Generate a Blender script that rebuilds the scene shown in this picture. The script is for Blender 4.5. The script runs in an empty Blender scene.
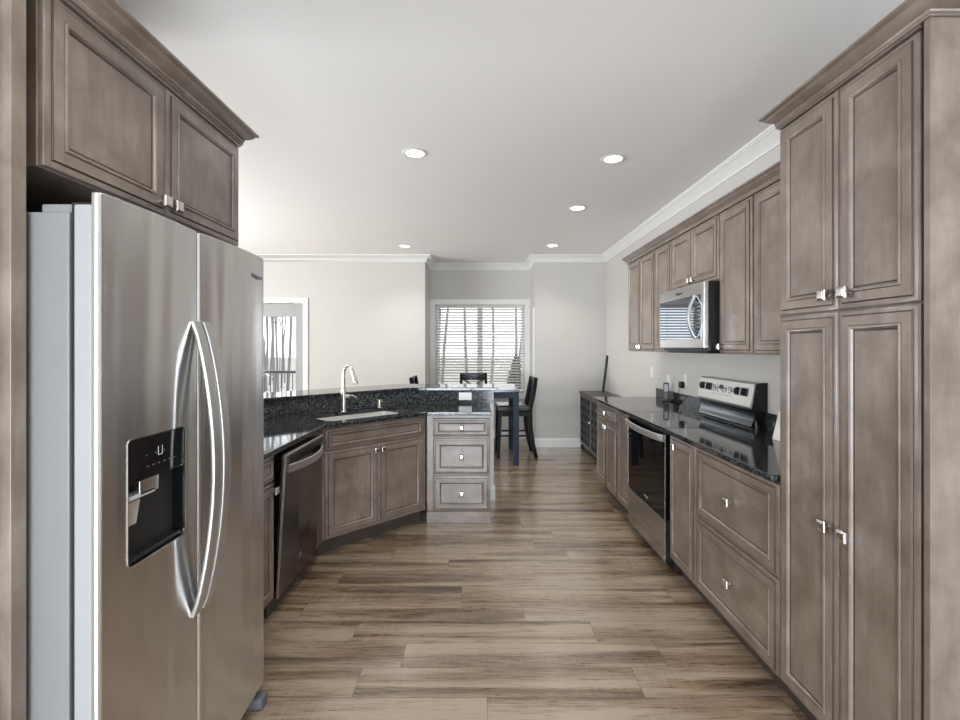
import bpy, bmesh, math, random
from mathutils import Vector, Matrix
random.seed(7)
PI = math.pi
SC = bpy.context.scene
COL = SC.collection

# ------------------------------------------------------------------ camera
cam_d = bpy.data.cameras.new('camera')
cam = bpy.data.objects.new('camera', cam_d); COL.objects.link(cam)
cam.location = (0, 0, 1.457); cam.rotation_euler = (PI/2, 0, 0)
cam_d.sensor_fit = 'HORIZONTAL'; cam_d.sensor_width = 36.0; cam_d.lens = 18.0
cam_d.shift_y = -13.0/960.0
cam_d.clip_start = 0.02; cam_d.clip_end = 300
SC.camera = cam

# ------------------------------------------------------------------ exposure
SC.view_settings.view_transform = 'Standard'
SC.view_settings.look = 'None'
SC.view_settings.exposure = 0.30
SC.view_settings.gamma = 1.0
SC.view_settings.use_curve_mapping = False
SC.cycles.use_denoising = True
SC.cycles.max_bounces = 10
SC.cycles.diffuse_bounces = 8
SC.cycles.glossy_bounces = 5
SC.cycles.transmission_bounces = 8
SC.cycles.transparent_max_bounces = 12
SC.cycles.sample_clamp_indirect = 6.0
SC.cycles.caustics_reflective = False
SC.cycles.caustics_refractive = False

# ------------------------------------------------------------------ world
W = bpy.data.worlds.new('overcast_sky'); SC.world = W; W.use_nodes = True
nt = W.node_tree; nt.nodes.clear()
wo = nt.nodes.new('ShaderNodeOutputWorld'); wb = nt.nodes.new('ShaderNodeBackground')
wb.inputs['Color'].default_value = (0.93, 0.97, 1.0, 1); wb.inputs['Strength'].default_value = 2.2
nt.links.new(wb.outputs[0], wo.inputs[0])

# ------------------------------------------------------------------ daylight at the patio door, plus an added side fill
def area(name, loc, rot, sx, sy, power, color):
    l = bpy.data.lights.new(name, 'AREA'); l.shape = 'RECTANGLE'; l.size = sx; l.size_y = sy
    l.energy = power; l.color = color
    o = bpy.data.objects.new(name, l); COL.objects.link(o); o.location = loc; o.rotation_euler = rot
    return o
area('daylight_patio_window', (-0.2, -2.38, 1.08), (PI/2 - .10, 0, 0), 2.2, 1.95, 165, (0.80, 0.90, 1.0))
area('side_fill_light', (-5.80, 3.5, 1.25), (0, -PI/2 - .85, 0), 1.6, 2.9, 320, (0.94, 0.97, 1.0))  # added fill lamp, aimed steeply up to brighten ceiling and wall cabinets
CAN_POWER = 9.0

# ------------------------------------------------------------------ materials
def mat(name, color=(.5,.5,.5), rough=.5, metal=0.0, spec=None, emit=None, estr=0, coat=0):
    m = bpy.data.materials.new(name); m.use_nodes = True
    b = m.node_tree.nodes['Principled BSDF']
    b.inputs['Base Color'].default_value = (*color, 1)
    b.inputs['Roughness'].default_value = rough; b.inputs['Metallic'].default_value = metal
    if spec is not None: b.inputs['Specular IOR Level'].default_value = spec
    if coat: b.inputs['Coat Weight'].default_value = coat; b.inputs['Coat Roughness'].default_value = .05
    if emit: b.inputs['Emission Color'].default_value = (*emit, 1); b.inputs['Emission Strength'].default_value = estr
    return m
class NG:
    def __init__(s, m): s.m = m; s.t = m.node_tree; s.b = s.t.nodes['Principled BSDF']
    def n(s, kind, **kw):
        x = s.t.nodes.new(kind)
        for k, v in kw.items(): setattr(x, k, v)
        return x
    def l(s, a, b): s.t.links.new(a, b)
    def math(s, op, a, b=None, c=None):
        x = s.n('ShaderNodeMath', operation=op)
        for i, v in enumerate((a, b, c)):
            if v is None: continue
            if isinstance(v, (int, float)): x.inputs[i].default_value = v
            else: s.l(v, x.inputs[i])
        return x.outputs[0]
    def ramp(s, fac, stops):
        r = s.n('ShaderNodeValToRGB'); s.l(fac, r.inputs[0]); e = r.color_ramp.elements
        while len(e) < len(stops): e.new(.5)
        for el, (p, c) in zip(e, stops): el.position = p; el.color = (*c, 1)
        return r.outputs[0]
    def noise(s, vec, scale, detail=4, rough=.5, dist=0):
        x = s.n('ShaderNodeTexNoise'); s.l(vec, x.inputs['Vector']); x.inputs['Scale'].default_value = scale
        x.inputs['Detail'].default_value = detail; x.inputs['Roughness'].default_value = rough
        x.inputs['Distortion'].default_value = dist
        return x.outputs['Fac']
    def mapping(s, vec, scale=(1,1,1), loc=None):
        x = s.n('ShaderNodeMapping'); s.l(vec, x.inputs['Vector']); x.inputs['Scale'].default_value = scale
        if loc is not None: s.l(loc, x.inputs['Location'])
        return x.outputs[0]
    def mix(s, fac, a, b, blend='MIX'):
        x = s.n('ShaderNodeMix', data_type='RGBA', blend_type=blend)
        for sock, v in ((x.inputs[0], fac), (x.inputs[6], a), (x.inputs[7], b)):
            if isinstance(v, (int, float)): sock.default_value = v
            elif isinstance(v, tuple): sock.default_value = (*v, 1)
            else: s.l(v, sock)
        return x.outputs[2]
    def bump(s, h, strength, dist=.002):
        x = s.n('ShaderNodeBump'); s.l(h, x.inputs['Height']); x.inputs['Strength'].default_value = strength
        x.inputs['Distance'].default_value = dist; s.l(x.outputs[0], s.b.inputs['Normal'])

def wood_mat(name, dark, mid, light, rough=.34, axis=2):
    m = mat(name, mid, rough); g = NG(m)
    g.b.inputs['Coat Weight'].default_value = .5; g.b.inputs['Coat Roughness'].default_value = .33; g.b.inputs['Coat IOR'].default_value = 1.6
    tc = g.n('ShaderNodeTexCoord'); oi = g.n('ShaderNodeObjectInfo')
    off = g.n('ShaderNodeCombineXYZ')
    for i in range(3): g.l(g.math('MULTIPLY', oi.outputs['Random'], 17.0 + 9*i), off.inputs[i])
    sc = [14, 14, 14]; sc[axis] = 2.2
    v = g.mapping(tc.outputs['Object'], tuple(sc), off.outputs[0])
    n1 = g.noise(v, 2.2, 8, .62, .35)
    v2 = g.mapping(tc.outputs['Object'], (1, 1, 1), off.outputs[0])
    n2 = g.noise(v2, 7.0, 5, .6, .4)
    mixn = g.math('ADD', g.math('MULTIPLY', n1, .36), g.math('MULTIPLY', n2, .64))
    c = g.ramp(mixn, [(.32, dark), (.5, mid), (.68, light)])
    g.l(c, g.b.inputs['Base Color'])
    g.bump(n1, .12, .001)
    return m
M = {}
M['wood'] = wood_mat('stained_maple', (.132,.098,.075), (.204,.160,.130), (.292,.243,.206))
M['wood_h'] = wood_mat('stained_maple_across', (.132,.098,.075), (.204,.160,.130), (.292,.243,.206), axis=0)
M['glaze'] = mat('glaze_line', (.055,.037,.028), .5)
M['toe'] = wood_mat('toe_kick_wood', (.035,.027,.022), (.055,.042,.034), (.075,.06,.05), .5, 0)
M['inside'] = mat('dark_recess', (.012,.010,.009), .7)
M['white'] = mat('white_paint', (.80,.80,.78), .35)
M['plate'] = mat('white_plastic', (.82,.82,.80), .3)
M['black'] = mat('black_plastic', (.012,.012,.013), .35)
M['cavity'] = mat('dispenser_black_plastic', (.003,.003,.0035), .5, spec=.1)
M['gloss'] = mat('black_glass', (.005,.005,.006), .04, spec=.45)
M['glossdoor'] = mat('oven_glass', (.003,.003,.004), .04, spec=.2)
M['nickel'] = mat('satin_nickel', (.72,.69,.65), .22, 1)
M['chrome'] = mat('polished_chrome', (.8,.8,.8), .1, 1)
M['fridge_side'] = mat('fridge_side_paint', (.215,.216,.217), .4)
M['trimgray'] = mat('door_edge_gray', (.33,.332,.335), .4)
M['icon'] = mat('dim_icons', (.22,.23,.25), .5)
M['marks'] = mat('grey_icons', (.55,.57,.6), .5)
M['ink'] = mat('dark_ink', (.02,.022,.03), .5)
M['navy'] = mat('dark_table_paint', (.009,.015,.032), .4, spec=.2)
M['espresso'] = mat('black_wood', (.004,.004,.004), .35, spec=.15)
M['leather'] = mat('black_leather', (.005,.005,.006), .2, spec=.6)
M['console'] = mat('espresso_console_wood', (.045,.040,.040), .32)
M['slat'] = mat('blind_slat', (.66,.64,.61), .5)
M['cord'] = mat('blind_cord', (.6,.59,.56), .7)
M['greydoor'] = mat('grey_door_paint', (.36,.36,.36), .45)
M['lamp'] = mat('lamp_lens', (1,1,1), .5, emit=(1,.96,.9), estr=9)
M['bark'] = mat('grey_bark', (.17,.17,.175), .9)
M['everg'] = mat('evergreen_needles', (.03,.045,.04), .9)
M['rail'] = mat('dark_rail_metal', (.06,.06,.065), .5)
M['deck'] = mat('deck_boards', (.5,.5,.5), .7)

def lawn():
    m = mat('winter_lawn', (.5,.46,.38), .95); g = NG(m)
    tc = g.n('ShaderNodeTexCoord'); n = g.noise(tc.outputs['Object'], .6, 5)
    g.l(g.ramp(n, [(.3,(.22,.20,.17)),(.7,(.34,.33,.31))]), g.b.inputs['Base Color']); return m
M['lawn'] = lawn()

def paint(name, c, sc=60):
    m = mat(name, c, .75); g = NG(m); tc = g.n('ShaderNodeTexCoord')
    n = g.noise(tc.outputs['Object'], sc, 3); g.bump(n, .08, .001); return m
M['wall'] = paint('greige_wall_paint', (.595,.577,.548))
M['ceil'] = paint('ceiling_paint', (.88,.87,.855), 90)

def steel(name, c, rough, aniso=.75, wav=.40):
    m = mat(name, c, rough, 1); g = NG(m)
    g.b.inputs['Anisotropic'].default_value = aniso; g.b.inputs['Anisotropic Rotation'].default_value = .25
    tg = g.n('ShaderNodeTangent', direction_type='RADIAL', axis='Z'); g.l(tg.outputs[0], g.b.inputs['Tangent'])
    tc = g.n('ShaderNodeTexCoord')
    v = g.mapping(tc.outputs['Object'], (1.2, 1.2, 160)); n = g.noise(v, 1.0, 2)
    g.l(g.ramp(n, [(.3,(rough-.015,)*3),(.7,(rough+.02,)*3)]), g.b.inputs['Roughness'])
    big = g.noise(g.mapping(tc.outputs['Object'], (6.5, 6.5, .6)), 1.0, 1)
    g.bump(big, wav, .03)
    return m
M['steel'] = steel('brushed_stainless', (.68,.67,.66), .23, .88, .55)
M['steel_dark_refl'] = steel('stainless_dark_reflection', (.17,.16,.155), .24, .85)  # ordinary stainless; its dark reflection is put into the base colour
M['steel_lt'] = steel('bright_brushed_stainless', (.72,.71,.69), .24, .4, .0)
M['steel_mid'] = steel('drawer_brushed_stainless', (.45,.44,.43), .26, .4, .0)
M['mirror'] = mat('reflective_dark_glass', (.30,.33,.37), .03, 1)
M['footgray'] = mat('grey_foot_plastic', (.10,.105,.11), .5)
M['bandmetal'] = mat('dark_polished_band', (.30,.33,.37), .12, 1)
M['tabletop'] = mat('glossy_dark_tabletop', (.012,.018,.03), .12, spec=.7)
M['panel'] = mat('light_brushed_panel', (.78,.77,.75), .38, .75)
M['sinkmetal'] = mat('satin_sink_steel', (.84,.83,.81), .4, .45)
M['handle'] = mat('handle_metal', (.60,.595,.59), .42, 1)

def granite(lit_gain=1.0):
    m = mat('black_speckled_granite', (.02,.02,.02), .06, spec=.6); g = NG(m)
    tc = g.n('ShaderNodeTexCoord')
    v1 = g.n('ShaderNodeTexVoronoi'); g.l(tc.outputs['Object'], v1.inputs['Vector']); v1.inputs['Scale'].default_value = 170
    sep = g.n('ShaderNodeSeparateColor'); g.l(v1.outputs['Color'], sep.inputs[0])
    n = g.noise(tc.outputs['Object'], 60, 3)
    k = g.math('ADD', g.math('MULTIPLY', sep.outputs[0], .7), g.math('MULTIPLY', n, .5))
    c = g.ramp(k, [(.0,(.006,.006,.007)),(.56 if lit_gain > 1 else .62,(.012,.013,.014)),(.76,(.03*lit_gain,.034*lit_gain,.037*lit_gain)),(.92,(.11*lit_gain,.118*lit_gain,.122*lit_gain))])
    g.l(c, g.b.inputs['Base Color']); return m
M['granite'] = granite()
M['splash'] = granite(2.2); M['splash'].node_tree.nodes['Principled BSDF'].inputs['Roughness'].default_value = .24  # same stone as the counters; daylight on it painted in as brighter speckle

def floor_mat():
    m = mat('rustic_plank_laminate', (.3,.24,.18), .3); g = NG(m)
    tc = g.n('ShaderNodeTexCoord'); sp = g.n('ShaderNodeSeparateXYZ'); g.l(tc.outputs['Object'], sp.inputs[0])
    X, Y = sp.outputs[0], sp.outputs[1]
    PW, PL = .185, 1.22
    ry = g.math('DIVIDE', g.math('ADD', Y, 20.02), PW); row = g.math('FLOOR', ry); fy = g.math('FRACT', ry)
    wn = g.n('ShaderNodeTexWhiteNoise', noise_dimensions='1D'); g.l(row, wn.inputs['W'])
    rx = g.math('ADD', g.math('DIVIDE', g.math('ADD', X, 20.0), PL), g.math('MULTIPLY', wn.outputs['Value'], 5.3))
    colx = g.math('FLOOR', rx); fx = g.math('FRACT', rx)
    cid = g.n('ShaderNodeCombineXYZ'); g.l(row, cid.inputs[0]); g.l(colx, cid.inputs[1])
    w2 = g.n('ShaderNodeTexWhiteNoise', noise_dimensions='2D'); g.l(cid.outputs[0], w2.inputs['Vector'])
    rnd = w2.outputs['Value']
    # grain coordinate, shifted per plank
    cv = g.n('ShaderNodeCombineXYZ')
    g.l(g.math('ADD', X, g.math('MULTIPLY', rnd, 31)), cv.inputs[0]); g.l(g.math('ADD', Y, g.math('MULTIPLY', rnd, 7)), cv.inputs[1])
    streak = g.noise(g.mapping(cv.outputs[0], (.55, 8, 1)), 1.25, 4, .55, .6)
    fine = g.noise(g.mapping(cv.outputs[0], (4.5, 75, 1)), 1.6, 6, .7, .3)
    ring = g.noise(g.mapping(cv.outputs[0], (1.3, 26, 1)), 1.0, 3, .5, 2.2)
    saw = g.noise(g.mapping(cv.outputs[0], (75, 7, 1)), 1.0, 3, .6, .8)
    t = g.math('ADD', g.math('MULTIPLY', streak, .80), g.math('MULTIPLY', fine, .30))
    t = g.math('ADD', t, g.math('MULTIPLY', ring, .10))
    t = g.math('ADD', t, g.math('MULTIPLY', g.math('SUBTRACT', rnd, .5), .035))
    patch = g.ramp(g.noise(g.mapping(cv.outputs[0], (1.5, 6, 1)), 1.2, 2), [(.45,(0,0,0)),(.6,(1,1,1))])
    sawm = g.math('MULTIPLY', g.math('SUBTRACT', saw, .5), g.math('MULTIPLY', patch, .16))
    t = g.math('ADD', t, sawm)
    c = g.ramp(t, [(.40,(.030,.016,.008)),(.47,(.080,.046,.025)),(.535,(.172,.109,.063)),(.60,(.268,.190,.122)),(.68,(.38,.298,.218))])
    hue = g.noise(g.mapping(cv.outputs[0], (1, 5, 1)), 1.2, 2)
    c = g.mix(g.math('MULTIPLY', g.ramp(hue, [(.46,(0,0,0)),(.64,(1,1,1))]), .22), c, (.25,.225,.20))
    ey = g.math('LESS_THAN', g.math('MINIMUM', fy, g.math('SUBTRACT', 1.0, fy)), .010)
    ex = g.math('LESS_THAN', g.math('MINIMUM', fx, g.math('SUBTRACT', 1.0, fx)), .0014)
    e = g.math('MAXIMUM', ey, ex)
    c = g.mix(g.math('MULTIPLY', e, .55), c, (.05,.033,.022))
    g.l(c, g.b.inputs['Base Color'])
    g.l(g.ramp(fine, [(.3,(.24,)*3),(.7,(.36,)*3)]), g.b.inputs['Roughness'])
    g.b.inputs['Specular IOR Level'].default_value = .6; g.b.inputs['Coat Weight'].default_value = 1.0; g.b.inputs['Coat Roughness'].default_value = .19; g.b.inputs['Coat IOR'].default_value = 1.6
    g.bump(g.math('SUBTRACT', fine, g.math('MULTIPLY', e, 1.5)), .18, .0012)
    return m
M['floor'] = floor_mat()

def glass(name):
    m = bpy.data.materials.new(name); m.use_nodes = True; t = m.node_tree; t.nodes.clear()
    o = t.nodes.new('ShaderNodeOutputMaterial'); mx = t.nodes.new('ShaderNodeMixShader')
    tr = t.nodes.new('ShaderNodeBsdfTransparent'); gl = t.nodes.new('ShaderNodeBsdfGlossy'); gl.inputs['Roughness'].default_value = .02
    mx.inputs[0].default_value = .004
    t.links.new(tr.outputs[0], mx.inputs[1]); t.links.new(gl.outputs[0], mx.inputs[2]); t.links.new(mx.outputs[0], o.inputs[0])
    return m
M['glass'] = glass('window_glass')

# ------------------------------------------------------------------ mesh helpers
def box(bm, x0, x1, y0, y1, z0, z1, bev=0, mi=0, seg=2):
    r = bmesh.ops.create_cube(bm, size=1.0)
    vs = r['verts']
    for v in vs:
        v.co = Vector((x0 + (v.co.x+.5)*(x1-x0), y0 + (v.co.y+.5)*(y1-y0), z0 + (v.co.z+.5)*(z1-z0)))
    fs = {f for v in vs for f in v.link_faces}
    if bev:
        es = list({e for v in vs for e in v.link_edges})
        r2 = bmesh.ops.bevel(bm, geom=es, offset=bev, segments=seg, profile=.5, affect='EDGES', clamp_overlap=True)
        fs = set(r2['faces']) | {f for f in fs if f.is_valid}
        vs = list({v for f in fs for v in f.verts})
    for f in fs: f.material_index = mi
    return [v for v in vs if v.is_valid]
def lathe(bm, prof, c=(0,0,0), n=24, axis='Z', mi=0):
    rings = []
    for r, h in prof:
        ring = []
        for i in range(n):
            a = 2*PI*i/n; p = (r*math.cos(a), r*math.sin(a), h)
            if axis == 'Y': p = (p[0], h, p[1])
            if axis == 'X': p = (h, p[0], p[1])
            ring.append(bm.verts.new((c[0]+p[0], c[1]+p[1], c[2]+p[2])))
        rings.append(ring)
    for a, b in zip(rings, rings[1:]):
        for i in range(n):
            f = bm.faces.new((a[i], a[(i+1)%n], b[(i+1)%n], b[i])); f.material_index = mi
    for ring in (rings[0], rings[-1]):
        f = bm.faces.new(ring); f.material_index = mi
    return [v for r in rings for v in r]
def prism(bm, pts, z0, z1, mi=0):
    a = [bm.verts.new((x, y, z0)) for x, y in pts]; b = [bm.verts.new((x, y, z1)) for x, y in pts]
    n = len(pts); fs = [bm.faces.new(a), bm.faces.new(b)]
    for i in range(n): fs.append(bm.faces.new((a[i], a[(i+1)%n], b[(i+1)%n], b[i])))
    for f in fs: f.material_index = mi
    return a + b
def extrude_x(bm, prof, x0, x1, mi=0):
    a = [bm.verts.new((x0, y, z)) for y, z in prof]; b = [bm.verts.new((x1, y, z)) for y, z in prof]
    n = len(prof); fs = [bm.faces.new(a), bm.faces.new(b)]
    for i in range(n): fs.append(bm.faces.new((a[i], a[(i+1)%n], b[(i+1)%n], b[i])))
    for f in fs: f.material_index = mi
    return a + b
def sweep_plan(bm, prof, path, side=1, mi=0, dark=()):
    """profile [(out, z)] carried along a plan path [(x, y)] with mitred corners; out is to the left of travel for side=1"""
    P = [Vector(p) for p in path]; rows = []
    nrm = []
    for a, b in zip(P, P[1:]):
        d = (b-a).normalized(); nrm.append(Vector((-d.y, d.x))*side)
    for i, p in enumerate(P):
        if i == 0: m = nrm[0]
        elif i == len(P)-1: m = nrm[-1]
        else:
            s = nrm[i-1] + nrm[i]; m = s / (1 + nrm[i-1].dot(nrm[i]))
        rows.append([bm.verts.new((p.x+m.x*o, p.y+m.y*o, z)) for o, z in prof])
    n = len(prof)
    for a, b in zip(rows, rows[1:]):
        for i in range(n): bm.faces.new((a[i], a[(i+1)%n], b[(i+1)%n], b[i])).material_index = 1 if i in dark else mi
    bm.faces.new(rows[0]).material_index = mi; bm.faces.new(rows[-1]).material_index = mi
def sweep3(bm, pts, sec, up, mi=0, scale=None):
    """closed section [(a, b)] swept along 3-D points; a is sideways, b follows 'up' """
    P = [Vector(p) for p in pts]; up = Vector(up); rows = []
    for i, p in enumerate(P):
        t = (P[min(i+1, len(P)-1)] - P[max(i-1, 0)]).normalized()
        s = t.cross(up).normalized(); u = s.cross(t).normalized()
        k = scale[i] if scale else 1
        rows.append([bm.verts.new(p + s*a*k + u*b*k) for a, b in sec])
    n = len(sec)
    for a, b in zip(rows, rows[1:]):
        for i in range(n): bm.faces.new((a[i], a[(i+1)%n], b[(i+1)%n], b[i])).material_index = mi
    bm.faces.new(rows[0]).material_index = mi; bm.faces.new(rows[-1]).material_index = mi
    return [v for r in rows for v in r]
def rrect(w, h, r=.003, n=3):
    o = []
    for cx, cy, a0 in ((w/2-r, h/2-r, 0), (-w/2+r, h/2-r, PI/2), (-w/2+r, -h/2+r, PI), (w/2-r, -h/2+r, 1.5*PI)):
        for i in range(n+1): a = a0 + i*PI/2/n; o.append((cx+r*math.cos(a), cy+r*math.sin(a)))
    return o
def circ(r, n=12): return [(r*math.cos(2*PI*i/n), r*math.sin(2*PI*i/n)) for i in range(n)]

def obj(name, bm, mats, parent=None, smooth=35):
    bmesh.ops.recalc_face_normals(bm, faces=bm.faces[:])
    me = bpy.data.meshes.new(name); bm.to_mesh(me); bm.free()
    if not isinstance(mats, (list, tuple)): mats = [mats]
    for m in mats: me.materials.append(M[m] if isinstance(m, str) else m)
    if smooth:
        me.polygons.foreach_set('use_smooth', [True]*len(me.polygons))
        me.set_sharp_from_angle(angle=math.radians(max(smooth, 60)))
    o = bpy.data.objects.new(name, me); COL.objects.link(o)
    if smooth and len(me.polygons) < 6000:
        w = o.modifiers.new('weighted_normal', 'WEIGHTED_NORMAL'); w.mode = 'FACE_AREA'; w.weight = 100; w.keep_sharp = True
    if parent: o.parent = parent
    return o
def tag(o, label, cat, group=None):
    o['label'] = label; o['category'] = cat
    if group: o['group'] = group
    return o
def thing(name, label, cat, loc=(0,0,0), rot=0, group=None):
    o = bpy.data.objects.new(name, None); COL.objects.link(o)
    o.location = loc; o.rotation_euler = (0, 0, rot); o.empty_display_size = .1
    return tag(o, label, cat, group)
def struct(name, bm, mats, smooth=35, parent=None):
    o = obj(name, bm, mats, parent, smooth)
    if not parent: o['kind'] = 'structure'
    return o
def dup(root, loc=None, rotz=None, label=None, group=None):
    r = root.copy(); COL.objects.link(r)
    if loc is not None: r.location = loc
    if rotz is not None: r.rotation_euler = (0, 0, rotz)
    if label: r['label'] = label
    if group: r['group'] = group
    for ch in list(root.children):
        c = ch.copy(); COL.objects.link(c); c.parent = r
        for gch in ch.children:
            d = gch.copy(); COL.objects.link(d); d.parent = c
    return r
def cut(o, cutters):
    o.modifiers.clear()
    tmp = []
    for cbm in cutters:
        bmesh.ops.recalc_face_normals(cbm, faces=cbm.faces[:])
        me = bpy.data.meshes.new('c'); cbm.to_mesh(me); cbm.free()
        c = bpy.data.objects.new('c', me); COL.objects.link(c)
        c.matrix_world = o.matrix_world if not o.parent else Matrix()
        md = o.modifiers.new('b', 'BOOLEAN'); md.object = c; md.operation = 'DIFFERENCE'; md.solver = 'EXACT'
        tmp.append(c)
    par = o.parent; o.parent = None
    bpy.context.view_layer.update()
    dg = bpy.context.evaluated_depsgraph_get()
    me = bpy.data.meshes.new_from_object(o.evaluated_get(dg))
    o.modifiers.clear(); o.data = me; o.parent = par
    for c in tmp: bpy.data.objects.remove(c)
    me.polygons.foreach_set('use_smooth', [True]*len(me.polygons)); me.set_sharp_from_angle(angle=math.radians(60))
    w = o.modifiers.new('weighted_normal', 'WEIGHTED_NORMAL'); w.mode = 'FACE_AREA'; w.weight = 100; w.keep_sharp = True
    return o
def text(name, s, size, loc, m, parent, face='-y', extr=.0006):
    cu = bpy.data.curves.new(name, 'FONT'); cu.body = s; cu.size = size; cu.extrude = extr; cu.align_x = 'CENTER'; cu.align_y = 'CENTER'
    o = bpy.data.objects.new(name, cu); COL.objects.link(o)
    bpy.context.view_layer.update()
    me = bpy.data.meshes.new_from_object(o.evaluated_get(bpy.context.evaluated_depsgraph_get()))
    bpy.data.objects.remove(o)
    me.transform(Matrix.Translation(loc) @ Matrix.Rotation(PI/2, 4, 'X'))
    me.materials.clear(); me.materials.append(M[m])
    q = bpy.data.objects.new(name, me); COL.objects.link(q); q.parent = parent
    return q
NB = bmesh.new

# ------------------------------------------------------------------ the room
H = 2.79; XR = 1.836; YB = 6.99; YR = 7.70; XL = -5.5; YF = -2.2; RX = .80
bm = NB(); box(bm, XL-.1, XR+.1, YF-.12, YR+.1, -.08, 0); struct('floor', bm, 'floor')
bm = NB(); box(bm, XL-.1, XR+.1, YF-.1, YR+.1, H, H+.1); struct('ceiling', bm, 'ceil')
bm = NB(); box(bm, XR, XR+.12, YF-.1, YB+.1, 0, H); struct('wall_right', bm, 'wall')
bm = NB(); box(bm, RX, XR+.12, YB, YB+.12, 0, H); struct('wall_back_right', bm, 'wall')
bm = NB()   # far wall left of the recess, with the glass door opening
DX0, DX1, DZ = -3.42, -2.575, 2.10
box(bm, DX1, -RX, YB, YB+.12, 0, H); box(bm, XL-.1, DX0, YB, YB+.12, 0, H); box(bm, DX0, DX1, YB, YB+.12, DZ, H)
struct('wall_back_left', bm, 'wall')
bm = NB(); box(bm, -RX-.12, -RX, YB+.12, YR, 0, H); struct('wall_recess_left', bm, 'wall')
bm = NB(); box(bm, RX, RX+.12, YB+.12, YR, 0, H); struct('wall_recess_right', bm, 'wall')
WX0, WX1, WZ0, WZ1 = -.715, .715, .72, 2.135
bm = NB()
box(bm, -RX-.12, WX0, YR, YR+.14, 0, H); box(bm, WX1, RX+.12, YR, YR+.14, 0, H)
box(bm, WX0, WX1, YR, YR+.14, 0, WZ0); box(bm, WX0, WX1, YR, YR+.14, WZ1, H)
struct('wall_recess_back', bm, 'wall')
bm = NB()   # living-room side wall with a big window put in for daylight
box(bm, XL-.12, XL, YF-.1, 2.0, 0, H); box(bm, XL-.12, XL, 5.0, YB+.12, 0, H)
box(bm, XL-.12, XL, 2.0, 5.0, 0, .6); box(bm, XL-.12, XL, 2.0, 5.0, 2.4, H); struct('wall_left', bm, 'wall')
bm = NB()   # wall behind the camera with a patio window
box(bm, XL-.12, -1.35, YF-.12, YF, 0, H); box(bm, .95, XR+.12, YF-.12, YF, 0, H)
box(bm, -1.35, .95, YF-.12, YF, 2.12, H); struct('wall_front', bm, 'wall')
bm = NB(); box(bm, -1.88, -1.76, .55, 2.11, 0, H); struct('wall_kitchen_left', bm, 'wall')
bm = NB(); box(bm, -1.76, -1.075, .55, 1.072, 0, H, .006); struct('wall_fridge_return', bm, 'wall')
# knee wall that carries the bar
KN = [(-1.72, 2.11), (-1.72, 3.52), (-.678, 4.57), (.13, 4.57), (.13, 4.69), (-.73, 4.69), (-1.84, 3.57), (-1.84, 2.11)]
bm = NB(); prism(bm, KN, 0, 1.043); struct('wall_bar_knee', bm, 'white')

def crown_prof(z, s=1.0):
    return [(0, z), (0, z-.095*s), (.010*s, z-.095*s), (.013*s, z-.080*s), (.022*s, z-.074*s), (.034*s, z-.056*s), (.052*s, z-.036*s), (.068*s, z-.026*s), (.074*s, z-.014*s), (.085*s, z-.011*s), (.085*s, z)]
bm = NB()
sweep_plan(bm, crown_prof(H), [(XR, 1.9), (XR, YB), (RX, YB), (RX, YR), (-RX, YR), (-RX, YB), (XL, YB), (XL, YF)], 1)
struct('trim_1', bm, 'white', 40)
def base_prof(h=.125): return [(0,0), (.014,0), (.014,h-.02), (.010,h-.008), (.004,h), (0,h)]
for nm, pth, sd in (('baseboard_right', [(XR, 4.99), (XR, YB), (RX+.0, YB), (RX, YB+.06)], 1),
                    ('baseboard_recess', [(RX, YR-.02), (RX, YR), (-RX, YR), (-RX, YB), (DX1+.09, YB)], 1),
                    ('baseboard_left', [(DX0-.09, YB), (XL, YB), (XL, YF)], 1),
                    ('baseboard_bar', [(.077, 4.57), (.13, 4.57), (.13, 4.69), (-.73, 4.69), (-1.84, 3.57), (-1.84, 2.11)], -1)):
    bm = NB(); sweep_plan(bm, base_prof(), pth, sd); struct(nm, bm, 'white')

# recess window
def casing(bm, x0, x1, z0, z1, y, w=.085, t=.018, sill=True):
    box(bm, x0-w, x0, y-t, y, z0-(w if sill else 0), z1+w, .003); box(bm, x1, x1+w, y-t, y, z0-(w if sill else 0), z1+w, .003)
    box(bm, x0, x1, y-t, y, z1, z1+w, .003)
    if sill: box(bm, x0-w-.01, x1+w+.01, y-.035, y, z0-.02, z0, .003); box(bm, x0, x1, y-t, y, z0-w, z0-.02, .003)
win = NB()
for a, b in ((WX0, WX0+.045), (-.045, .045), (WX1-.045, WX1)): box(win, a, b, YR+.06, YR+.12, WZ0, WZ1, .003)
for a, b in ((WZ0, WZ0+.045), (WZ1-.045, WZ1)):
    box(win, WX0+.045, -.045, YR+.06, YR+.12, a, b, .003); box(win, .045, WX1-.045, YR+.06, YR+.12, a, b, .003)
w1 = struct('window_1', win, 'white')
bm = NB()
for a, b in ((WX0+.045, -.045), (.045, WX1-.045)): box(bm, a, b, YR+.085, YR+.09, WZ0+.045, WZ1-.045)
struct('window_pane', bm, 'glass', parent=w1)
bm = NB(); casing(bm, WX0, WX1, WZ0, WZ1, YR); struct('trim_2', bm, 'white')
# door casing on the right side of the recess
bm = NB()
box(bm, RX-.018, RX, YB+.045, YB+.12, 0, 2.04, .003); struct('trim_3', bm, 'white')

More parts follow.
